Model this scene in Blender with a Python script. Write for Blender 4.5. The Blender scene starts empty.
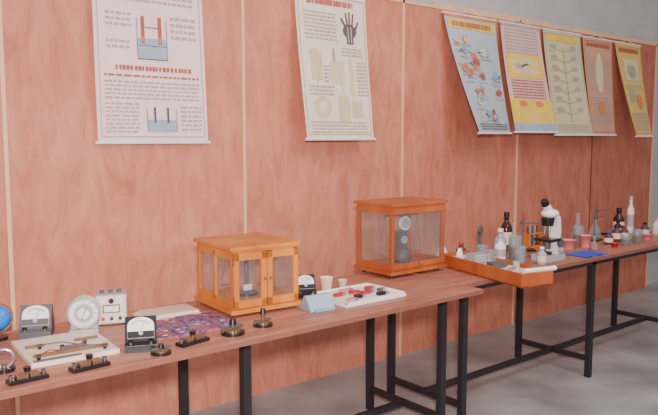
import bpy, math, random
from mathutils import Vector, Matrix
random.seed(7)
scn=bpy.context.scene
def lin(c):
    c=c/255.0
    return c/12.92 if c<=0.04045 else ((c+0.055)/1.055)**2.4
def rgb(r,g,b): return (lin(r),lin(g),lin(b),1.0)

# ---------------------------------------------------------------- materials
MATS={}
def mat(name,col,rough=0.5,metal=0.0,noise=None,nscale=8.0,col2=None,spec=0.5,bump=0.0,stretch=(1,1,1),detail=6.0):
    if name in MATS: return MATS[name]
    m=bpy.data.materials.new(name); m.use_nodes=True; nt=m.node_tree
    b=nt.nodes['Principled BSDF']
    b.inputs['Roughness'].default_value=rough; b.inputs['Metallic'].default_value=metal
    b.inputs['Specular IOR Level'].default_value=spec
    if col2 is None: col2=tuple(c*0.86 for c in col[:3])+(1,)
    tc=nt.nodes.new('ShaderNodeTexCoord'); mp=nt.nodes.new('ShaderNodeMapping')
    mp.inputs['Scale'].default_value=stretch
    nz=nt.nodes.new('ShaderNodeTexNoise'); nz.inputs['Scale'].default_value=nscale; nz.inputs['Detail'].default_value=detail
    rp=nt.nodes.new('ShaderNodeValToRGB'); rp.color_ramp.elements[0].position=0.32; rp.color_ramp.elements[1].position=0.68
    rp.color_ramp.elements[0].color=col2; rp.color_ramp.elements[1].color=col
    nt.links.new(tc.outputs['Object'],mp.inputs[0]); nt.links.new(mp.outputs[0],nz.inputs['Vector'])
    nt.links.new(nz.outputs['Fac'],rp.inputs[0]); nt.links.new(rp.outputs[0],b.inputs['Base Color'])
    if bump:
        bp=nt.nodes.new('ShaderNodeBump'); bp.inputs['Strength'].default_value=bump; bp.inputs['Distance'].default_value=0.01
        nt.links.new(nz.outputs['Fac'],bp.inputs['Height']); nt.links.new(bp.outputs[0],b.inputs['Normal'])
    MATS[name]=m; return m
def glassmat(name,tint,amount=0.1,rough=0.05,refl=0.25):
    m=bpy.data.materials.new(name); m.use_nodes=True; nt=m.node_tree; nt.nodes.clear()
    o=nt.nodes.new('ShaderNodeOutputMaterial'); t=nt.nodes.new('ShaderNodeBsdfTransparent'); t.inputs[0].default_value=tint
    g=nt.nodes.new('ShaderNodeBsdfGlossy'); g.inputs['Roughness'].default_value=rough
    d=nt.nodes.new('ShaderNodeBsdfDiffuse'); d.inputs[0].default_value=(0.8,0.85,0.88,1)
    lw=nt.nodes.new('ShaderNodeLayerWeight'); lw.inputs[0].default_value=0.3
    mu=nt.nodes.new('ShaderNodeMath'); mu.operation='MULTIPLY_ADD'; mu.inputs[1].default_value=refl; mu.inputs[2].default_value=0.02
    m1=nt.nodes.new('ShaderNodeMixShader'); m2=nt.nodes.new('ShaderNodeMixShader'); m2.inputs[0].default_value=amount
    nt.links.new(lw.outputs['Facing'],mu.inputs[0])
    nt.links.new(mu.outputs[0],m1.inputs[0]); nt.links.new(t.outputs[0],m1.inputs[1]); nt.links.new(g.outputs[0],m1.inputs[2])
    nt.links.new(m1.outputs[0],m2.inputs[1]); nt.links.new(d.outputs[0],m2.inputs[2]); nt.links.new(m2.outputs[0],o.inputs[0])
    MATS[name]=m; return m

def plywood():
    m=bpy.data.materials.new('plywood'); m.use_nodes=True; nt=m.node_tree; b=nt.nodes['Principled BSDF']
    b.inputs['Roughness'].default_value=0.5; b.inputs['Specular IOR Level'].default_value=0.3
    tc=nt.nodes.new('ShaderNodeTexCoord'); mp=nt.nodes.new('ShaderNodeMapping'); mp.inputs['Scale'].default_value=(4,1,1.2)
    n1=nt.nodes.new('ShaderNodeTexNoise'); n1.inputs['Scale'].default_value=2.8; n1.inputs['Detail'].default_value=14; n1.inputs['Distortion'].default_value=0.8; n1.inputs['Roughness'].default_value=0.68
    n2=nt.nodes.new('ShaderNodeTexNoise'); n2.inputs['Scale'].default_value=1.8; n2.inputs['Detail'].default_value=5
    nt.links.new(tc.outputs['Object'],mp.inputs[0]); nt.links.new(mp.outputs[0],n1.inputs['Vector']); nt.links.new(tc.outputs['Object'],n2.inputs['Vector'])
    r1=nt.nodes.new('ShaderNodeValToRGB'); e=r1.color_ramp.elements
    e[0].position=0.32; e[0].color=rgb(190,114,92); e[1].position=0.68; e[1].color=rgb(222,146,122)
    r2=nt.nodes.new('ShaderNodeValToRGB'); e=r2.color_ramp.elements
    e[0].position=0.3; e[0].color=(0.87,0.79,0.76,1); e[1].position=0.7; e[1].color=(1,1,1,1)
    nt.links.new(n1.outputs['Fac'],r1.inputs[0]); nt.links.new(n2.outputs['Fac'],r2.inputs[0])
    mx=nt.nodes.new('ShaderNodeMix'); mx.data_type='RGBA'; mx.blend_type='MULTIPLY'; mx.inputs[0].default_value=1.0
    nt.links.new(r1.outputs[0],mx.inputs[6]); nt.links.new(r2.outputs[0],mx.inputs[7])
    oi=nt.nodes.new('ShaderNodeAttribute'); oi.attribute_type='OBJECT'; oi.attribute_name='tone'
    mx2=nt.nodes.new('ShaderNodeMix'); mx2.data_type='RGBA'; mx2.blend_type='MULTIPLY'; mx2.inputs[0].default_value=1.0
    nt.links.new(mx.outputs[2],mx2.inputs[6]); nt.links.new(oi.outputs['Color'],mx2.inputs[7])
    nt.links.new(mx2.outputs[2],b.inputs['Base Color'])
    return m
PLY=plywood()
PLASTER=mat('plaster',rgb(184,180,180),0.9,nscale=3,bump=0.1)
CEMENT=mat('cement_floor',rgb(170,167,168),0.42,nscale=2.5,col2=rgb(128,125,126),detail=10)
BATTEN=mat('batten_wood',rgb(232,182,144),0.6,nscale=10,stretch=(1,1,0.1))
TTOP=mat('table_ply',rgb(182,120,100),0.42,nscale=5,col2=rgb(150,90,74),stretch=(0.6,5,1),spec=0.4)
TEDGE=mat('table_edge',rgb(140,84,70),0.6,nscale=30)
IRON=mat('black_iron',rgb(34,30,36),0.5,nscale=20)
OAK=mat('orange_wood',rgb(212,130,54),0.35,nscale=6,col2=rgb(176,92,32),stretch=(1,1,0.2))
OAK2=mat('brown_wood',rgb(184,96,50),0.35,nscale=6,col2=rgb(146,66,32),stretch=(1,1,0.2))
OAKD=mat('wood_groove',rgb(120,58,26),0.5)
WHITE=mat('white_paint',rgb(240,232,228),0.4)
CREAM=mat('cream_board',rgb(232,208,194),0.6,nscale=12)
GREY=mat('grey_paint',rgb(172,168,172),0.4)
GREYD=mat('dark_grey',rgb(88,84,90),0.5)
BLACK=mat('bakelite',rgb(30,24,30),0.3)
BRASS=mat('bronze',rgb(150,118,86),0.35,0.7)
STEEL=mat('steel',rgb(200,200,205),0.25,0.9)
RED=mat('red_paint',rgb(190,30,46),0.4)
PINK=mat('pink_plastic',rgb(226,130,140),0.4)
BLUE=mat('blue_cloth',rgb(50,80,190),0.7)
GBLUE=mat('globe_ocean',rgb(20,130,215),0.3,nscale=4,col2=rgb(16,110,200))
GREENL=mat('globe_land',rgb(120,160,80),0.4)
PBLUE=mat('pale_blue',rgb(140,158,180),0.25,nscale=10)
BROWNG=mat('amber_glass',rgb(56,28,24),0.15)
SOIL=mat('dark_items',rgb(84,54,52),0.5)
TAN=mat('tan_card',rgb(222,192,170),0.7)
GLASS=glassmat('pane_glass',(0.95,0.96,0.96,1),0.025,refl=0.2)
LAB=glassmat('lab_glass',(0.84,0.87,0.89,1),0.12,refl=0.5)

# ---------------------------------------------------------------- mesh builder
class MB:
    def __init__(s): s.v=[];s.f=[];s.m=[];s.sm=[];s.mats=[];s.T=Matrix.Identity(4)
    def mi(s,m):
        if m not in s.mats: s.mats.append(m)
        return s.mats.index(m)
    def add(s,vs,fs,m,smooth=False):
        o=len(s.v); s.v+= [s.T@Vector(v) for v in vs]; k=s.mi(m)
        for f in fs: s.f.append([i+o for i in f]); s.m.append(k); s.sm.append(smooth)
    def box(s,x0,x1,y0,y1,z0,z1,m):
        vs=[(x,y,z) for z in(z0,z1) for y in(y0,y1) for x in(x0,x1)]
        s.add(vs,[(0,2,3,1),(4,5,7,6),(0,1,5,4),(2,6,7,3),(0,4,6,2),(1,3,7,5)],m)
    def cyl(s,p,q,r,m,r2=None,n=20,caps=True):
        p=Vector(p);q=Vector(q);r2=r if r2 is None else r2
        d=(q-p).normalized(); a=d.orthogonal().normalized(); b=d.cross(a)
        vs=[];
        for c,rr in((p,r),(q,r2)):
            for i in range(n):
                t=2*math.pi*i/n; vs.append(c+a*rr*math.cos(t)+b*rr*math.sin(t))
        s.add(vs,[(i,(i+1)%n,n+(i+1)%n,n+i) for i in range(n)],m,True)
        if caps:
            if r>0: s.add(vs[:n],[list(range(n))[::-1]],m)
            if r2>0: s.add(vs[n:],[list(range(n))],m)
    def lathe(s,prof,c,m,n=24,cap=True):
        vs=[];c=Vector(c)
        for r,z in prof:
            for i in range(n):
                t=2*math.pi*i/n; vs.append(c+Vector((r*math.cos(t),r*math.sin(t),z)))
        fs=[]
        for k in range(len(prof)-1):
            for i in range(n): fs.append((k*n+i,k*n+(i+1)%n,(k+1)*n+(i+1)%n,(k+1)*n+i))
        s.add(vs,fs,m,True)
        if cap and prof[0][0]>0.0005: s.add(vs[:n],[list(range(n))[::-1]],m)
    def sph(s,c,r,m,sc=(1,1,1),n=20):
        c=Vector(c); vs=[];k=12
        for j in range(k+1):
            ph=math.pi*j/k
            for i in range(n):
                t=2*math.pi*i/n; vs.append(c+Vector((r*sc[0]*math.sin(ph)*math.cos(t),r*sc[1]*math.sin(ph)*math.sin(t),-r*sc[2]*math.cos(ph))))
        s.add(vs,[(j*n+i,j*n+(i+1)%n,(j+1)*n+(i+1)%n,(j+1)*n+i) for j in range(k) for i in range(n)],m,True)
    def tube(s,pts,r,m,n=8):
        for a,b in zip(pts[:-1],pts[1:]):
            s.cyl(a,b,r,m,n=n)
    def ring(s,c,R,r,m,ax='z',n=24,k=8,a0=0,a1=2*math.pi):
        vs=[];c=Vector(c)
        for i in range(n+1):
            t=a0+(a1-a0)*i/n
            for j in range(k):
                u=2*math.pi*j/k; rr=R+r*math.cos(u); h=r*math.sin(u)
                P={'z':(rr*math.cos(t),rr*math.sin(t),h),'y':(rr*math.cos(t),h,rr*math.sin(t)),'x':(h,rr*math.cos(t),rr*math.sin(t))}[ax]
                vs.append(c+Vector(P))
        s.add(vs,[(i*k+j,i*k+(j+1)%k,(i+1)*k+(j+1)%k,(i+1)*k+j) for i in range(n) for j in range(k)],m,True)
    def prism(s,poly,x0,x1,m):   # poly in (y,z) extruded in x
        n=len(poly); vs=[(x0,y,z) for y,z in poly]+[(x1,y,z) for y,z in poly]
        s.add(vs,[list(range(n)),list(range(n,2*n))[::-1]]+[(i,n+i,n+(i+1)%n,(i+1)%n) for i in range(n)],m)
    def build(s,name,loc=(0,0,0),rz=0,bevel=0.0,sc=1.0):
        me=bpy.data.meshes.new(name); me.from_pydata([tuple(v) for v in s.v],[],s.f)
        for m in s.mats: me.materials.append(m)
        me.polygons.foreach_set('material_index',s.m); me.polygons.foreach_set('use_smooth',s.sm); me.update()
        ob=bpy.data.objects.new(name,me); bpy.context.collection.objects.link(ob)
        ob.location=loc; ob.rotation_euler=(0,0,math.radians(rz)); ob.scale=(sc,)*3
        if bevel:
            md=ob.modifiers.new('bev','BEVEL'); md.width=bevel; md.segments=2; md.limit_method='ANGLE'; md.angle_limit=math.radians(50)
        return ob
Z=0.76

# ---------------------------------------------------------------- room
b=MB(); b.box(-3,8.3,-6,0.25,-0.1,0,CEMENT); b.build('floor')
b=MB(); b.box(-3,8.3,0.05,0.25,0,3.6,PLASTER); b.build('wall_back')
b=MB(); b.box(8.2,8.4,-6,0.05,0,3.6,PLASTER); b.build('wall_right')
seams=[-1.6,-0.38,0.855,2.09,3.32,4.58,5.66,6.76]
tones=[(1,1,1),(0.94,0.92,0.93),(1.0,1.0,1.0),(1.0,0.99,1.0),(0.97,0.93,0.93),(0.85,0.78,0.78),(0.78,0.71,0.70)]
par=bpy.data.objects.new('plywood_partition',None); bpy.context.collection.objects.link(par)
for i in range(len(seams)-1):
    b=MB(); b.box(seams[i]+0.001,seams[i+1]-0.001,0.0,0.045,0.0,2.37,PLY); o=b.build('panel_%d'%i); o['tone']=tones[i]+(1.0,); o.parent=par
b=MB()
for x in seams[1:-2]: b.box(x-0.009,x+0.009,-0.006,0.0,0,2.37,BATTEN)
b.box(5.655,5.665,-0.004,0,0,2.37,OAKD)
b.box(6.74,6.76,-0.006,0.0,0,2.37,BATTEN)
b.box(3.6,4.95,-0.006,0.03,2.37,2.39,BATTEN); b.box(-1.6,6.76,-0.006,0.02,2.35,2.37,BATTEN); b.box(4.95,6.76,-0.006,0.03,2.37,2.38,BATTEN)
o=b.build('battens'); o.parent=par

# ---------------------------------------------------------------- tables
def table(name,x0,x1,y0,y1,pairs,ly0,ly1):
    b=MB(); b.box(x0,x1,y0,y1,Z-0.022,Z,TTOP)
    b.box(x0,x1,y0-0.003,y0,Z-0.022,Z-0.001,TEDGE)
    L=0.017
    t=Z-0.022
    for y in(ly0,ly1): b.box(pairs[0]-L,pairs[-1]+L,y-L,y+L,t-0.03,t,IRON)
    for x in pairs:
        for y in(ly0,ly1): b.box(x-L,x+L,y-L,y+L,0.0,t,IRON)
        b.box(x-L*.8,x+L*.8,ly0,ly1,0.10,0.13,IRON); b.box(x-L,x+L,ly0,ly1,t-0.03,t-0.001,IRON)
    ym=(ly0+ly1)/2
    b.box(pairs[0],pairs[-1],ym-0.013,ym+0.013,0.10,0.13,IRON)
    return b.build(name,bevel=0.001)
table('laboratory_table',0.19,2.65,-1.22,-0.56,[0.28,1.40,2.52],-1.08,-0.57)
table('laboratory_table',2.68,5.30,-1.09,-0.47,[2.72,3.92,5.17],-1.045,-0.53)

# ---------------------------------------------------------------- posters
INK=mat('ink_dark',rgb(100,84,92),0.8); INKR=mat('ink_red',rgb(182,86,76),0.8); INKM=mat('ink_mid',rgb(186,158,158),0.8)
WATER=mat('ink_water',rgb(158,174,194),0.8); YEL=mat('ink_yellow',rgb(240,196,76),0.8); ORG=mat('ink_orange',rgb(214,130,82),0.8)
GRN=mat('ink_green',rgb(166,168,136),0.8); TANI=mat('ink_tan',rgb(218,200,162),0.8); LBL=mat('ink_lightblue',rgb(130,168,200),0.8)
def poster(name,x0t,x1t,zt,x0b,x1b,zb,dl,dr,paper,items,off=0.026):
    def P(u,v,k=0.0):
        x=(x0t*(1-u)+x1t*u)*(1-v)+(x0b*(1-u)+x1b*u)*v
        z=zt*(1-v)+zb*v
        dy=(dl*(1-u)+dr*u)*(v**1.25)
        return Vector((x,-off-dy-k,z))
    b=MB()
    def patch(u0,v0,u1,v1,m,k,nu=2,nv=None):
        nv=nv or max(2,int((v1-v0)*14))
        vs=[P(u0+(u1-u0)*i/nu,v0+(v1-v0)*j/nv,k) for j in range(nv+1) for i in range(nu+1)]
        b.add(vs,[(j*(nu+1)+i,(j+1)*(nu+1)+i,(j+1)*(nu+1)+i+1,j*(nu+1)+i+1) for j in range(nv) for i in range(nu)],m,True)
    patch(0,0,1,1,paper,0.0,6,20)
    kk=0.003
    for it in items:
        kk+=0.00008
        if it[0]=='r': patch(*it[1:5],it[5],kk)
        elif it[0]=='t':
            _,u0,v0,u1,v1,lh,m=it; v=v0
            while v<v1:
                u=u0
                while u<u1-0.01:
                    w=min(random.uniform(0.02,0.07),u1-u); patch(u,v,u+w,v+lh*0.45,m,kk,1,1); u+=w+0.012
                v+=lh
        elif it[0]=='h':
            _,u0,v0,u1,v1,m=it; u=u0; kk+=0.00008
            while u<u1-0.01:
                w=min(random.choice([0.018,0.024,0.03]),u1-u); patch(u,v0,u+w,v1,m,kk,1,1); u+=w+random.choice([0.006,0.006,0.014])
        elif it[0]=='e':
            _,cu,cv,ru,rv,m=it; n=18
            b.add([P(cu+ru*math.cos(2*math.pi*i/n),cv-rv*math.sin(2*math.pi*i/n),kk) for i in range(n)][::-1],[list(range(n))],m)
        elif it[0]=='l':
            _,u0,v0,u1,v1,w,m=it; d=Vector((u1-u0,v1-v0)); nn=Vector((-d.y,d.x)).normalized()*w
            b.add([P(u0+nn.x,v0+nn.y,kk),P(u1+nn.x,v1+nn.y,kk),P(u1-nn.x,v1-nn.y,kk),P(u0-nn.x,v0-nn.y,kk)],[(0,1,2,3)],m)
    e=0.012
    p=P(0,0);q=P(1,0); b.cyl(p+Vector((-e,0,0)),q+Vector((e,0,0)),0.007,WHITE,n=10)
    p=P(0,1);q=P(1,1); b.cyl(p+Vector((-e,0,0)),q+Vector((e,0,0)),0.008,WHITE,n=10)
    c=P(0.5,0); zt2=min(c.z+0.03,2.36); b.tube([P(0.15,0),Vector((c.x,-0.018,zt2)),P(0.85,0)],0.0015,WHITE,6)
    b.cyl((c.x,-0.0065,zt2),(c.x,-0.022,zt2),0.003,STEEL,n=8)
    return b.build(name)
def frame(m,w=0.006,a=0.03):
    return [('r',a,a,1-a,a+w,m),('r',a,1-a-w,1-a,1-a,m),('r',a,a,a+w*1.3,1-a,m),('r',1-a-w*1.3,a,1-a,1-a,m)]
P1=mat('paper_pink',rgb(244,214,214),0.75,nscale=3,col2=rgb(238,204,204))
P2=mat('paper_cream',rgb(236,220,200),0.75,nscale=3,col2=rgb(226,208,186)); P3=mat('paper_bluegrey',rgb(180,190,200),0.7,nscale=3)
P4=mat('paper_rose',rgb(222,188,174),0.7,nscale=3); P5=mat('paper_olive',rgb(208,196,158),0.7,nscale=3)
P6=mat('paper_tan',rgb(204,154,126),0.7,nscale=3); P7=mat('paper_yellow',rgb(220,186,104),0.7,nscale=3)
it=frame(INKM)+[('r',0.37,0.42,0.64,0.535,WATER),('l',0.37,0.31,0.37,0.535,0.003,INK),('l',0.64,0.31,0.64,0.535,0.003,INK),('l',0.37,0.535,0.64,0.535,0.003,INK),
 ('r',0.405,0.30,0.438,0.45,INKR),('r',0.56,0.30,0.593,0.45,INKR),('r',0.41,0.41,0.433,0.44,ORG),('r',0.565,0.41,0.588,0.44,ORG),
 ('l',0.44,0.36,0.56,0.36,0.003,INK),('l',0.37,0.46,0.64,0.46,0.002,INK),
 ('t',0.10,0.29,0.32,0.36,0.03,INKM),('t',0.68,0.29,0.92,0.42,0.035,INKM),('t',0.10,0.44,0.30,0.5,0.03,INKM),('h',0.17,0.575,0.86,0.60,INKR),
 ('t',0.07,0.625,0.93,0.645,0.024,INKR),('t',0.07,0.66,0.93,0.76,0.022,INKM),('t',0.07,0.78,0.36,0.95,0.022,INKM),('t',0.74,0.79,0.94,0.93,0.026,INKM),
 ('r',0.43,0.87,0.70,0.94,WATER),('l',0.43,0.81,0.43,0.94,0.003,INK),('l',0.70,0.81,0.70,0.94,0.003,INK),('r',0.49,0.80,0.51,0.89,INK),('r',0.61,0.80,0.63,0.89,INK),
 ('h',0.15,0.06,0.85,0.10,INKR),('t',0.1,0.12,0.9,0.22,0.03,INKM)]
poster('physics_chart',1.25,1.82,2.33,1.26,1.85,1.455,0.0,0.0,P1,it,0.03)
it=frame(INKM)+[('h',0.15,0.05,0.8,0.09,INKR),('e',0.74,0.25,0.10,0.05,INK),('l',0.68,0.22,0.62,0.165,0.012,INK),('l',0.71,0.21,0.69,0.125,0.011,INK),('l',0.74,0.20,0.745,0.115,0.011,INK),('l',0.78,0.21,0.80,0.125,0.011,INK),('l',0.82,0.24,0.87,0.18,0.011,INK),
 ('r',0.69,0.28,0.79,0.34,INK),('l',0.71,0.22,0.72,0.33,0.004,P2),('l',0.76,0.22,0.76,0.33,0.004,P2),('t',0.1,0.14,0.55,0.34,0.025,INKM),('r',0.15,0.42,0.3,0.6,TANI),('e',0.22,0.42,0.08,0.03,TANI),('r',0.42,0.47,0.62,0.62,TANI),('r',0.46,0.38,0.5,0.48,INKM),
 ('r',0.7,0.44,0.75,0.7,TANI),('e',0.27,0.78,0.12,0.07,TANI),('e',0.27,0.78,0.06,0.035,P2),('r',0.5,0.7,0.66,0.88,TANI),('r',0.7,0.74,0.86,0.85,TANI),
 ('l',0.2,0.66,0.3,0.45,0.003,INKM),('l',0.6,0.7,0.5,0.5,0.003,INKM),('t',0.8,0.46,0.95,0.7,0.025,INKM),('t',0.32,0.5,0.4,0.62,0.025,INKM),
 ('t',0.1,0.64,0.45,0.7,0.025,INKM),('t',0.08,0.88,0.9,0.95,0.022,INKM),('t',0.6,0.37,0.92,0.42,0.022,INKM)]
poster('chemistry_chart',2.42,2.96,2.33,2.42,2.95,1.47,0.12,0.10,P2,it)
it=[('r',0,0,1,0.03,ORG),('r',0.04,0.045,0.96,0.12,YEL),('h',0.12,0.06,0.88,0.105,INKR)]
for i in range(30):
    cu=random.uniform(0.12,0.88); cv=random.uniform(0.16,0.92); it.append(('e',cu,cv,random.uniform(0.03,0.09),random.uniform(0.015,0.04),random.choice([ORG,INKR,TANI,LBL,TANI,ORG])))
    it.append(('l',cu,cv,cu+random.uniform(-.15,.15),cv+random.uniform(-.05,.05),0.004,INK)); it.append(('t',max(.05,cu-.1),min(cv+.05,.93),min(cu+.1,.95),min(cv+.07,.95),0.02,INKM))
it+=[('t',0.08,0.92,0.92,0.97,0.02,INK)]
poster('biology_chart',3.68,4.24,2.33,3.72,4.24,1.51,0.30,0.16,P3,it)
it=[('r',0,0,1,0.03,INKM),('t',0.08,0.05,0.9,0.28,0.03,INKM),('r',0.06,0.28,0.94,0.50,YEL),('r',0.16,0.31,0.84,0.47,TANI),('e',0.35,0.39,0.12,0.05,INKM),('l',0.4,0.39,0.75,0.34,0.01,INK),('t',0.1,0.52,0.9,0.68,0.026,INKR),('r',0.0,0.70,1,0.78,YEL),('r',0,0.78,1,0.92,YEL),
  ('t',0.1,0.8,0.9,0.9,0.03,P4),('e',0.3,0.74,0.1,0.03,ORG),('e',0.7,0.74,0.1,0.03,ORG),('r',0,0.92,1,1,WATER)]
poster('zoology_chart',4.30,4.79,2.33,4.30,4.80,1.52,0.16,0.18,P4,it,0.026)
it=frame(GRN)+[('r',0.08,0.04,0.92,0.1,YEL),('l',0.48,0.15,0.48,0.88,0.009,GRN)]
for k in range(7): it+=[('l',0.48,0.2+k*.1,0.24,0.16+k*.1,0.004,GRN),('l',0.48,0.2+k*.1,0.76,0.16+k*.1,0.004,GRN),('e',0.22,0.15+k*.1,0.09,0.02,GRN),('e',0.76,0.15+k*.1,0.08,0.022,INKM),('t',0.1,.18+k*.1,.3,.2+k*.1,.02,INKM)]
it+=[('t',0.08,0.9,0.9,0.95,0.02,INKM)]
poster('botany_chart',4.84,5.37,2.33,4.85,5.37,1.50,0.14,0.15,P5,it)
it=frame(INKR)+[('h',0.1,0.05,0.9,0.09,INKR),('e',0.5,0.36,0.14,0.2,TANI),('e',0.5,0.2,0.07,0.05,TANI),('e',0.5,0.4,0.08,0.06,INKR),('t',0.1,0.6,0.9,0.9,0.03,INKM),('e',0.5,0.72,0.14,0.07,ORG),('t',0.08,0.2,0.3,0.55,0.03,INKM),('t',0.7,0.2,0.92,0.55,0.03,INKM)]
poster('anatomy_chart',5.41,5.88,2.32,5.45,5.82,1.50,0.10,0.10,P6,it)
it=frame(ORG)+[('h',0.1,0.05,0.9,0.1,INKR),('r',0.2,0.17,0.8,0.4,TANI),('e',0.5,0.3,0.2,0.08,GRN),('e',0.35,0.56,0.15,0.08,GRN),('e',0.65,0.62,0.15,0.08,ORG),('t',0.1,0.45,0.9,0.5,0.03,INKM),('t',0.1,0.75,0.9,0.95,0.025,INKM)]
poster('nature_chart',5.93,6.38,2.32,6.02,6.32,1.49,0.19,0.18,P7,it)

# ---------------------------------------------------------------- balances
def pan_balance(b,cx,cy,z0,h,w,dark=BRASS):
    b.cyl((cx,cy,z0),(cx,cy,z0+0.012),0.05,BLACK); b.cyl((cx,cy,z0),(cx,cy,z0+h),0.009,dark); b.sph((cx,cy,z0+h),0.014,dark)
    b.box(cx-w,cx+w,cy-0.004,cy+0.004,z0+h-0.006,z0+h+0.004,dark); b.cyl((cx,cy,z0+h),(cx,cy-0.004,z0+0.04),0.002,STEEL)
    b.add([(cx-w,cy,z0+h),(cx,cy,z0+h+0.025),(cx+w,cy,z0+h),(cx,cy,z0+h+0.005)],[(0,1,2,3)],dark)
    b.box(cx-0.02,cx+0.02,cy-0.012,cy-0.009,z0+0.02,z0+0.045,WHITE)
    for s in(-1,1):
        x=cx+s*w; zp=z0+0.05
        for t in(-1,1): b.cyl((x,cy,z0+h-0.006),(x+t*0.032,cy,zp),0.0018,GREYD,n=6)
        b.lathe([(0.001,zp-0.008),(0.02,zp-0.007),(0.036,zp)],(x,cy,0),STEEL,cap=False)
        b.sph((x,cy,z0+h),0.007,dark)
def case(name,loc,rz,W,D,H,wood,doors,feet=0.012):
    b=MB(); t=0.02; z0=feet
    for x in(0.03,W-0.03):
        for y in(0.03,D-0.03): b.cyl((x,y,0),(x,y,z0),0.012,BLACK)
    b.box(-0.012,W+0.012,-0.012,D+0.012,z0,z0+0.018,wood); b.box(0,W,0,D,z0+0.018,z0+0.035,wood)
    b.box(0,W,0,D,H-0.035,H-0.015,wood); b.box(-0.012,W+0.012,-0.012,D+0.012,H-0.015,H,wood)
    za=z0+0.035; zb=H-0.035
    for x in(0,W-t):
        for y in(0,D-t): b.box(x,x+t,y,y+t,za,zb,wood)
    for x in(0.008,W-0.011): b.box(x,x+0.003,t,D-t,za,zb,GLASS)
    b.box(t,W-t,D-0.011,D-0.008,za,zb,GLASS)
    for x in(0.0,W-0.012):
        b.box(x,x+0.012,t,D-t,za,za+0.018,wood); b.box(x,x+0.012,t,D-t,zb-0.018,zb,wood)
        if doors: b.box(x,x+0.012,D/2-0.008,D/2+0.008,za,zb,wood)
    if doors:
        m=W/2
        for a,c in((0.0,m-0.002),(m+0.002,W)):
            b.box(a,a+0.024,-0.012,0,za-0.01,zb+0.01,wood); b.box(c-0.024,c,-0.012,0,za-0.01,zb+0.01,wood)
            b.box(a,c,-0.012,0,za-0.01,za+0.02,wood); b.box(a,c,-0.012,0,zb-0.02,zb+0.01,wood)
            b.box(a+0.02,c-0.02,-0.007,-0.004,za,zb,GLASS)
            for zz in(za+0.03,zb-0.03):
                xx=a if a==0 else c; b.box(xx-0.002,xx+0.002,-0.0135,-0.004,zz-0.010,zz+0.010,BRASS)
        b.box(m-0.026,m+0.026,-0.002,0.004,za,zb,wood)
        b.sph((m-0.012,-0.018,(za+zb)/2),0.006,BRASS); b.sph((m+0.014,-0.018,(za+zb)/2),0.006,BRASS)
        pan_balance(b,W/2,D/2,za,H*0.66,W*0.3,GREYD)
    else:
        b.box(0,W,-0.008,0,za-0.006,za+0.02,wood); b.box(0,W,-0.008,0,zb-0.02,zb+0.006,wood)
        b.box(t,W-t,-0.003,0,za,zb,GLASS)
        b.sph((W/2,-0.014,za+0.01),0.008,BRASS)
        pan_balance(b,W*0.5,D/2,za,H*0.66,W*0.31,GREYD)
        b.box(W*.5-0.028,W*.5+0.028,D/2-0.02,D/2+0.02,za,za+0.17,GREYD)
        b.cyl((W*.5,D/2-.02,za+.21),(W*.5,D/2-.035,za+.21),0.038,WHITE); b.cyl((W*.5,D/2-.036,za+.21),(W*.5,D/2-.038,za+.21),0.028,GREY)
        b.lathe([(0.04,0),(0.05,0.02),(0.045,0.05),(0.03,0.07)],(W*.5,D/2-0.01,za),GREYD)
        b.cyl((W*.5,D/2-.021,za+.12),(W*.5,D/2-.03,za+.12),0.022,GREY)
    return b.build(name,loc,rz,bevel=0.0015)
case('balance_case',(1.44,-0.93,Z),-4,0.305,0.33,0.285,OAK,True)
case('balance_case',(2.47,-0.78,Z),0,0.40,0.27,0.385,OAK2,False,0.018)

# ---------------------------------------------------------------- instruments
def meter(name,loc,rz,sc=1.0,body=BLACK):
    b=MB(); w=0.055
    b.prism([(-0.055,0),(0.055,0),(0.055,0.03),(0.03,0.11),(0.012,0.115),(-0.035,0.035),(-0.055,0.025)],-w,w,body)
    a=Vector((0,-0.035,0.035)); c=Vector((0,0.012,0.115)); d=(c-a); n=Vector((0,-d.z,d.y)).normalized()
    def Q(x,t,k=0.0): return a+d*t+n*k+Vector((x,0,0))
    pts=[(-0.046,0.12),(0.046,0.12)]+[(0.046*math.cos(t),0.60+0.34*math.sin(t)) for t in [math.pi*i/14 for i in range(15)]]
    k=len(pts); v=[Q(x,t,0.006) for x,t in pts]+[Q(x,t,0.0) for x,t in pts]
    b.add(v,[list(range(k))]+[(i,(i+1)%k,k+(i+1)%k,k+i) for i in range(k)],WHITE)
    ar=[]
    for i in range(13):
        t=math.pi*(0.2+0.6*i/12); ar.append(Q(0.036*math.cos(t),0.42+0.38*math.sin(t),0.0075))
    b.tube(ar,0.0012,INK,6)
    b.cyl(Q(0,0.3,0.008),Q(0.012,0.74,0.008),0.001,INK,n=6)
    b.add([Q(-0.046,0.12,0.0075),Q(0.046,0.12,0.0075),Q(0.046,0.38,0.0075),Q(-0.046,0.38,0.0075)],[(0,1,2,3)],body)
    b.cyl(Q(0,0.3,0.005),Q(0,0.3,0.012),0.008,GREY)
    for x in(-0.035,0.035): b.cyl((x,-0.046,0.025),(x,-0.046,0.043),0.006,BRASS); b.cyl((x,-0.046,0.037),(x,-0.046,0.043),0.009,BLACK)
    return b.build(name,(loc[0],loc[1],Z),rz,0.0015,sc)
meter('ammeter',(0.755,-0.69),-25,0.98,GREYD)
meter('voltmeter',(0.985,-1.075),-25,0.95)
meter('galvanometer',(1.90,-0.80),-25,0.85)

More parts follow.
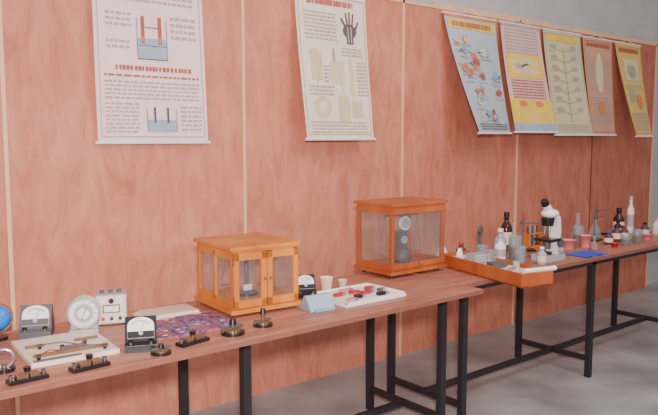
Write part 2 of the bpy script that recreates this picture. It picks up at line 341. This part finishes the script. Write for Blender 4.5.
b=MB(); b.cyl((0,0,0),(0,0,0.012),0.035,BLACK); b.cyl((0,0,0.012),(0,0,0.03),0.006,BRASS)
b.sph((0,0,0.078),0.047,GBLUE); b.ring((0,0,0.078),0.053,0.0025,BRASS,'y')
for a,bb,r in((-0.5,-0.5,0.014),(0.1,0.8,0.018),(0.9,0.4,0.012)):
    v=Vector((a,bb,0.4)).normalized(); b.cyl(Vector((0,0,0.078))+v*0.040,Vector((0,0,0.078))+v*0.0472,r,GREENL,r*0.8)
b.build('desk_globe',(0.630,-0.655,Z))

b=MB(); b.box(-0.14,0.14,-0.15,0.15,0,0.016,CREAM)
b.box(-0.12,0.12,-0.10,-0.085,0.016,0.026,BRASS); b.box(-0.12,-0.06,0.02,0.035,0.016,0.024,BRASS); b.box(0.04,0.12,0.02,0.035,0.016,0.024,BRASS)
for x,y in((-0.11,-0.12),(0.1,-0.12),(-0.02,-0.05),(0.06,-0.03),(-0.08,0.0)): b.cyl((x,y,0.016),(x,y,0.032),0.006,BLACK); b.cyl((x,y,0.026),(x,y,0.030),0.008,BRASS)
b.tube([(-0.11,-0.12,0.03),(-0.06,-0.05,0.022),(0.0,-0.10,0.022),(0.06,-0.03,0.03)],0.0018,RED)
b.tube([(-0.08,0.0,0.03),(0.0,0.02,0.022),(0.05,-0.06,0.022),(0.1,-0.12,0.03)],0.0018,GREYD)
b.box(-0.03,0.05,-0.075,-0.055,0.016,0.03,GREYD); b.box(-0.13,0.02,-0.145,-0.13,0.016,0.019,GREYD)
b.build('circuit_board',(0.775,-0.925,Z),-4,0.001)

b=MB(); b.box(-0.05,0.05,-0.03,0.03,0,0.014,GREY); b.box(-0.046,0.046,-0.012,0.02,0.012,0.075,GREY)
b.cyl((0,0.022,0.072),(0,-0.02,0.072),0.058,WHITE,n=36); b.ring((0,-0.02,0.072),0.054,0.005,GREY,'y',36)
b.cyl((0,-0.02,0.072),(0,-0.022,0.072),0.034,GREY,n=30); b.cyl((0,-0.022,0.072),(0,-0.0235,0.072),0.020,WHITE,n=30)
b.cyl((0,-0.024,0.072),(0.012,-0.024,0.092),0.0015,BLACK,n=6); b.cyl((0,-0.024,0.072),(-0.004,-0.024,0.049),0.0012,BLACK,n=6)
for i in range(12):
    t=2*math.pi*i/12; b.cyl((0.038*math.cos(t),-0.0205,0.072+0.038*math.sin(t)),(0.045*math.cos(t),-0.0205,0.072+0.045*math.sin(t)),0.001,BLACK,n=6)
b.cyl((0,0,0.125),(0,0,0.137),0.007,GREY)
b.build('stop_clock',(0.91,-0.745,Z+0.0),-25,0.001,1.02)

b=MB(); b.box(-0.055,0.055,-0.04,0.04,0.006,0.115,GREY); b.box(-0.05,0.05,-0.042,-0.04,0.012,0.110,CREAM)
for x in(-0.045,0.045):
    for y in(-0.03,0.03): b.cyl((x,y,0),(x,y,0.007),0.006,BLACK)
for x in(-0.03,0,0.03): b.cyl((x,-0.042,0.093),(x,-0.052,0.093),0.009,BLACK if x==0 else WHITE); b.cyl((x,-0.042,0.028),(x,-0.054,0.028),0.006,RED if x<0 else BLACK)
b.box(-0.03,0.03,-0.044,-0.042,0.048,0.078,GREYD); b.box(-0.026,0.026,-0.045,-0.044,0.052,0.074,WHITE)
b.cyl((0,-0.045,0.054),(0.012,-0.0455,0.07),0.001,BLACK,n=6)
for x in(-0.03,0,0.03): b.cyl((x,0,0.115),(x,0,0.125),0.008,GREYD)
for k in range(6): b.box(0.055,0.056,-0.03,0.03,0.03+k*0.012,0.036+k*0.012,GREYD)
b.build('power_supply',(1.035,-0.69,Z),-20,0.002,1.05)

def plugkey(name,x,y,rz,kind=0,sc=1.0):
    b=MB(); b.box(-0.06,0.06,-0.022,0.022,0,0.012,BLACK)
    b.box(-0.035,-0.006,-0.014,0.014,0.012,0.024,BRASS); b.box(0.006,0.035,-0.014,0.014,0.012,0.024,BRASS)
    b.cyl((0,0,0.012),(0,0,0.03),0.006,BRASS); b.cyl((0,0,0.03),(0,0,0.044),0.009,BLACK,0.012)
    for s in(-1,1): b.cyl((s*0.05,0,0.012),(s*0.05,0,0.026),0.005,BRASS); b.cyl((s*0.05,0,0.018),(s*0.05,0,0.026),0.007,GREYD)
    return b.build(name,(x,y,Z),rz,0.001,sc)
plugkey('plug_key',0.585,-1.165,2,0,0.95); plugkey('plug_key',0.77,-1.17,5); plugkey('plug_key',1.15,-1.135,12)
def roundkey(name,x,y,h=0.03,sc=1.0,knob=True):
    b=MB(); b.cyl((0,0,0),(0,0,0.010),0.042,BLACK,n=30); b.cyl((0,0,0.010),(0,0,0.02),0.030,BRASS,n=30)
    b.box(-0.05,0.05,-0.006,0.006,0.02,0.026,GREYD)
    if knob: b.cyl((0,0,0.02),(0,0,h+0.02),0.007,BRASS); b.cyl((0,0,h+0.015),(0,0,h+0.035),0.014,BLACK,0.010)
    for t in(0.6,2.5,4.2): b.cyl((0.034*math.cos(t),0.034*math.sin(t),0.01),(0.034*math.cos(t),0.034*math.sin(t),0.026),0.006,BRASS)
    return b.build(name,(x,y,Z),15,0.001,sc)
roundkey('tapping_key',1.01,-1.175,0.006,0.82); roundkey('resistance_coil',1.32,-1.125,0.02,1.05); roundkey('morse_key',1.47,-1.10,0.04,0.9)
b=MB(); b.cyl((0,0,0),(0,0,0.012),0.032,BLACK,n=24); b.ring((0,0,0.04),0.028,0.006,STEEL,'y'); b.cyl((0,0,0.01),(0,0,0.02),0.01,BRASS)
b.build('tangent_coil',(0.555,-1.03,Z),-20)

PAT=mat('pattern_print',rgb(150,108,140),0.7,nscale=60,col2=rgb(64,50,84)); PAT2=mat('pattern_print_red',rgb(180,104,112),0.7,nscale=50,col2=rgb(84,58,100))
b=MB()
for i in range(4):
    for j in range(2):
        x=-0.16+i*0.085; y=-0.12+j*0.13; b.box(x,x+0.08,y,y+0.12,0.0,0.006+0.003*((i+j)%2),PAT if (i+j)%2 else PAT2)
        for k in range(5):
            xx=x+0.008+random.random()*0.05; yy=y+0.008+random.random()*0.09
            b.box(xx,xx+0.016,yy,yy+0.012,0.0091,0.0098,random.choice([TAN,INKR,INK,LBL,PINK]))
b.build('picture_card_set',(1.235,-0.92,Z),-4)
b=MB(); b.box(-0.12,0.12,-0.07,0.07,0,0.008,TAN); b.box(-0.11,0.115,-0.062,0.064,0.008,0.014,WHITE); b.box(-0.10,0.11,-0.066,0.06,0.014,0.02,TAN)
b.build('booklet_stack',(1.26,-0.71,Z),-4,0.001)

b=MB(); b.prism([(-0.05,0),(0.05,0),(0.012,0.06),(-0.004,0.06)],-0.06,0.06,PBLUE); b.box(-0.045,0.045,-0.062,-0.05,0,0.012,PBLUE)
b.build('glass_prism',(1.80,-1.02,Z),-8,0.002)

b=MB(); b.box(-0.18,0.18,-0.13,0.13,0,0.012,WHITE)
for a in((-0.18,0.18,-0.13,-0.123),(-0.18,0.18,0.123,0.13),(-0.18,-0.173,-0.13,0.13),(0.173,0.18,-0.13,0.13)): b.box(a[0],a[1],a[2],a[3],0.012,0.02,WHITE)
for x,y,m,w in((-0.1,0.02,RED,0.04),(-0.05,-0.06,BLACK,0.035),(0.03,-0.02,RED,0.05),(0.07,-0.08,BLACK,0.04),(0.1,0.04,RED,0.03),(-0.02,0.07,PINK,0.05),(0.12,-0.02,GREYD,0.02),(-0.12,-0.09,PINK,0.03)):
    b.box(x-w/2,x+w/2,y-0.012,y+0.012,0.012,0.026,m); b.box(x+w/2,x+w/2+0.02,y-0.012,y+0.012,0.012,0.026,STEEL)
b.ring((0.0,0.02,0.018),0.025,0.006,RED)
b.build('magnet_display_tray',(2.08,-0.96,Z),0,0.001)
b=MB(); b.lathe([(0.022,0),(0.032,0.06),(0.033,0.062),(0.030,0.06),(0.021,0.004),(0.0005,0.004)],(0,0,0),CREAM); b.build('paper_cup',(2.06,-0.76,Z))
b=MB(); b.lathe([(0.015,0),(0.024,0.035),(0.025,0.037),(0.022,0.034),(0.013,0.004),(0.0005,0.004)],(0,0,0),TAN); b.build('paper_cup',(2.16,-0.76,Z))

# ---------------------------------------------------------------- table 2 items
b=MB(); W,L,H=0.20,0.68,0.07
b.box(0,W,0,L,0,0.01,OAK2); b.box(0,0.012,0,L,0.0,H,OAK2); b.box(W-0.012,W,0,L,0,H,OAK2); b.box(0.012,W-0.012,0,0.012,0,H,OAK2); b.box(0.012,W-0.012,L-0.012,L,0,H,OAK2)
b.box(0.014,W-0.014,0.014,L-0.014,0.01,0.05,CREAM)
b.cyl((0.03,0.02,0.078),(W+0.03,0.02,0.078),0.012,WHITE)
for k in range(7): b.cyl((0.04+0.03*(k%2),0.10+k*0.075,0.057),(0.14,0.12+k*0.075,0.06),0.007,random.choice([WHITE,STEEL,GREY,GREYD]))
b.box(0.05,0.15,0.42,0.5,0.05,0.095,GREY); b.box(0.03,0.12,0.25,0.3,0.05,0.08,GREYD)
b.cyl((0.10,0.35,0.05),(0.10,0.35,0.13),0.025,LAB); b.cyl((0.14,0.20,0.05),(0.14,0.20,0.09),0.018,GREY); b.cyl((0.06,0.57,0.05),(0.06,0.57,0.11),0.025,WHITE,0.01)
b.build('apparatus_tray',(2.80,-1.33,Z),-13,0.0015)
def bottle(name,x,y,h,r,m,cap,capm=None,z=Z):
    b=MB(); n=r*0.42
    b.lathe([(r*0.9,0),(r,0.006),(r,h*0.58),(r*0.85,h*0.66),(n,h*0.76),(n,h*0.86),(n*1.2,h*0.87),(n*1.2,h*0.89),(0.0005,h*0.89)],(0,0,0),m)
    if cap: b.cyl((0,0,h*0.885),(0,0,h),n*1.15,capm or BLACK)
    b.cyl((0,0,h*0.18),(0,0,h*0.5),r*1.015,CREAM if m is not WHITE else GREY,caps=False)
    return b.build(name,(x,y,z))
def beaker(name,x,y,h,r,m=LAB,liq=None):
    b=MB(); b.lathe([(0.0005,0.002),(r*0.95,0.0),(r,0.005),(r,h*0.95),(r*1.08,h),(r*0.97,h*0.95),(r*0.96,0.006),(0.0005,0.006)],(0,0,0),m,cap=False)
    if liq: b.lathe([(r*0.93,0.008),(r*0.93,h*0.5),(0.0005,h*0.5)],(0,0,0),liq)
    return b.build(name,(x,y,Z))
def flask(name,x,y,h,r,liq=None):
    b=MB(); b.lathe([(r*0.9,0),(r,0.008),(r*0.85,h*0.3),(r*0.3,h*0.68),(r*0.27,h*0.95),(r*0.36,h)],(0,0,0),LAB)
    if liq: b.lathe([(r*0.88,0.003),(r*0.93,0.01),(r*0.8,h*0.28),(0.0005,h*0.28)],(0,0,0),liq)
    return b.build(name,(x,y,Z))
def stand(name,x,y,h,rz=0):
    b=MB(); b.box(-0.05,0.05,-0.03,0.03,0,0.012,BLACK); b.cyl((-0.03,0,0.012),(-0.03,0,h),0.004,GREYD)
    b.cyl((-0.045,0,h*.75),(0.04,0,h*.75),0.004,GREYD); b.box(-0.04,-0.02,-0.01,0.01,h*.72,h*.78,GREYD); b.ring((0.06,0,h*.75),0.02,0.003,GREYD)
    return b.build(name,(x,y,Z),rz,0.001)
b=MB(); b.cyl((0,0,0),(0,0,0.01),0.035,WHITE); b.lathe([(0.034,0.01),(0.03,0.05),(0.012,0.09),(0.007,0.12),(0.005,0.17)],(0,0,0),WHITE)
b.build('plastic_funnel',(3.10,-0.56,Z))
for x,y,h,c in((3.33,-0.66,0.20,0.03),(3.41,-0.58,0.17,0.022)):
    b=MB(); b.cyl((0,0,0),(0,0,0.012),0.035,BLACK); b.cyl((0,0,0.012),(0,0,h-c),0.006,GREYD); b.sph((0,0,h-c),c,GREYD,(1,0.3,1.1)); b.build('deflagrating_spoon',(x,y,Z),20)
bottle('reagent_bottle',3.66,-0.60,0.25,0.036,BROWNG,True)
bottle('plastic_bottle',3.36,-0.78,0.14,0.034,WHITE,True,GREY); bottle('plastic_bottle',3.48,-0.69,0.17,0.036,GREY,True,WHITE)
beaker('beaker',3.36,-0.92,0.10,0.034,LAB,GREY); beaker('beaker',3.455,-0.82,0.14,0.038,LAB,GREYD); beaker('beaker',3.22,-0.76,0.10,0.035,LAB,GREYD)
bottle('wash_bottle',3.44,-1.01,0.10,0.028,GREY,True,WHITE); bottle('plastic_bottle',3.20,-0.62,0.10,0.03,SOIL,True,RED)
flask('conical_flask',3.59,-0.71,0.19,0.042); stand('clamp_stand',3.77,-0.68,0.24,-30)
b=MB()
for x in(-0.07,0.07): b.box(x-0.006,x+0.006,-0.025,0.025,0,0.09,OAK)
b.box(-0.075,0.075,-0.025,0.025,0.085,0.094,OAK); b.box(-0.075,0.075,-0.025,0.025,0.0,0.01,OAK)
for k in range(5): b.cyl((-0.05+k*0.025,0,0.012),(-0.05+k*0.025,0,0.14),0.008,LAB if k%2 else SOIL)
b.build('test_tube_rack',(3.94,-0.60,Z),0,0.001)

# microscope
b=MB(); b.box(-0.06,0.06,-0.09,0.08,0,0.035,GREY); b.box(-0.035,0.035,0.02,0.07,0.035,0.12,WHITE)
b.prism([(0.03,0.08),(0.07,0.08),(0.092,0.16),(0.08,0.25),(0.03,0.29),(0.0,0.29),(0.0,0.255),(0.03,0.245),(0.05,0.2),(0.03,0.13)],-0.022,0.022,WHITE)
b.box(-0.055,0.055,-0.075,0.04,0.115,0.13,BLACK); b.cyl((0,-0.02,0.07),(0,-0.02,0.115),0.022,GREYD); b.cyl((0,-0.02,0.035),(0,-0.02,0.05),0.03,BLACK)
b.cyl((-0.055,0.05,0.1),(0.055,0.05,0.1),0.024,GREYD); b.cyl((-0.06,0.05,0.06),(0.06,0.05,0.06),0.016,GREY)
b.cyl((0,-0.02,0.205),(0,-0.02,0.25),0.032,BLACK,0.040)
for dx in(-0.014,0.014): b.cyl((dx,-0.02,0.215),(dx*1.3,-0.025,0.15),0.009,STEEL,0.006)
b.sph((0,0.0,0.275),0.052,WHITE,(1,1.05,0.55)); b.cyl((0,-0.01,0.29),(0,-0.05,0.335),0.026,WHITE,0.023); b.cyl((0,-0.046,0.33),(0,-0.066,0.355),0.024,BLACK,0.021)
b.build('microscope',(3.60,-0.95,Z),-90,0.0015,1.0)

b=MB(); n=10
vs=[(-0.12+0.24*i/n,-0.08+0.16*j/n,0.004+0.004*math.sin(i*1.3)*math.cos(j*1.1)) for j in range(n+1) for i in range(n+1)]
b.add(vs,[(j*(n+1)+i,j*(n+1)+i+1,(j+1)*(n+1)+i+1,(j+1)*(n+1)+i) for j in range(n) for i in range(n)],BLUE,True)
b.box(-0.12,0.12,-0.08,0.08,0,0.001,BLUE); b.build('blue_cloth',(3.94,-0.99,Z),0)
def dish(name,x,y,r,h,m):
    b=MB(); b.lathe([(r*0.6,0),(r,h),(r*1.05,h),(r*0.95,h*0.95),(r*0.55,0.006),(0.0005,0.006)],(0,0,0),m); return b.build(name,(x,y,Z))
dish('pink_bowl',4.05,-0.80,0.05,0.06,PINK); dish('pink_bowl',4.20,-0.83,0.042,0.08,PINK); dish('pink_bowl',4.85,-0.92,0.04,0.04,PINK); dish('red_bowl',4.34,-0.96,0.03,0.03,RED); dish('red_bowl',3.82,-0.82,0.03,0.03,RED)
beaker('beaker',4.10,-0.66,0.15,0.045,LAB,PINK); beaker('beaker',4.30,-0.72,0.12,0.038,LAB,SOIL); flask('conical_flask',4.45,-0.62,0.19,0.052,PINK); flask('conical_flask',4.68,-0.62,0.15,0.048)
flask('conical_flask',4.27,-0.57,0.17,0.045); flask('conical_flask',4.12,-0.94,0.09,0.03,RED)
stand('clamp_stand',4.52,-0.72,0.22,10); stand('clamp_stand',4.83,-0.57,0.24,-10)
bottle('reagent_bottle',4.94,-0.66,0.20,0.04,BROWNG,True); bottle('wash_bottle',5.11,-0.66,0.28,0.026,WHITE,True,GREY)
bottle('reagent_bottle',4.60,-0.83,0.12,0.032,SOIL,True); bottle('reagent_bottle',4.74,-0.81,0.10,0.03,SOIL,True,RED); bottle('reagent_bottle',5.02,-0.82,0.1,0.03,SOIL,True); beaker('beaker',4.5,-0.95,0.07,0.033,LAB,SOIL); beaker('beaker',4.66,-0.95,0.09,0.033,LAB,SOIL)
bottle('reagent_bottle',4.44,-0.86,0.09,0.03,SOIL,True,BLUE); bottle('reagent_bottle',4.82,-0.72,0.13,0.03,BROWNG,True)
bottle('plastic_bottle',5.2,-0.82,0.12,0.03,CREAM,True,PINK); beaker('beaker',5.0,-0.98,0.08,0.033,LAB,PINK)

# ---------------------------------------------------------------- light
w=bpy.data.worlds.new('world'); scn.world=w; w.use_nodes=True
w.node_tree.nodes['Background'].inputs[0].default_value=(1.0,0.955,0.94,1); w.node_tree.nodes['Background'].inputs[1].default_value=0.66
def aim(o,loc,tgt):
    bpy.context.collection.objects.link(o); o.location=loc
    o.rotation_euler=(Vector(tgt)-Vector(loc)).to_track_quat('-Z','Y').to_euler()
l=bpy.data.lights.new('camera_flash','SPOT'); l.energy=660; l.color=(1,0.93,0.88); l.spot_size=math.radians(115); l.spot_blend=1.0; l.shadow_soft_size=0.08
aim(bpy.data.objects.new('camera_flash',l),(-0.05,-3.4,1.72),(2.7,0,0.9))
l=bpy.data.lights.new('overhead_fill','AREA'); l.size=1.6; l.energy=55; l.color=(1,0.94,0.90)  # added soft fill from overhead to even out the flash, not a room fitting
aim(bpy.data.objects.new('overhead_fill',l),(3.0,-2.6,3.3),(3.2,-0.5,0.8))

# ---------------------------------------------------------------- camera
f=700; p=math.atan(70/700)
cam=bpy.data.cameras.new('camera'); co=bpy.data.objects.new('camera',cam); bpy.context.collection.objects.link(co)
cam.sensor_width=36; cam.lens=36*f/658
co.location=(0,-3.3,1.48); co.rotation_euler=(math.pi/2-p,0,math.radians(50.75-90))
scn.camera=co
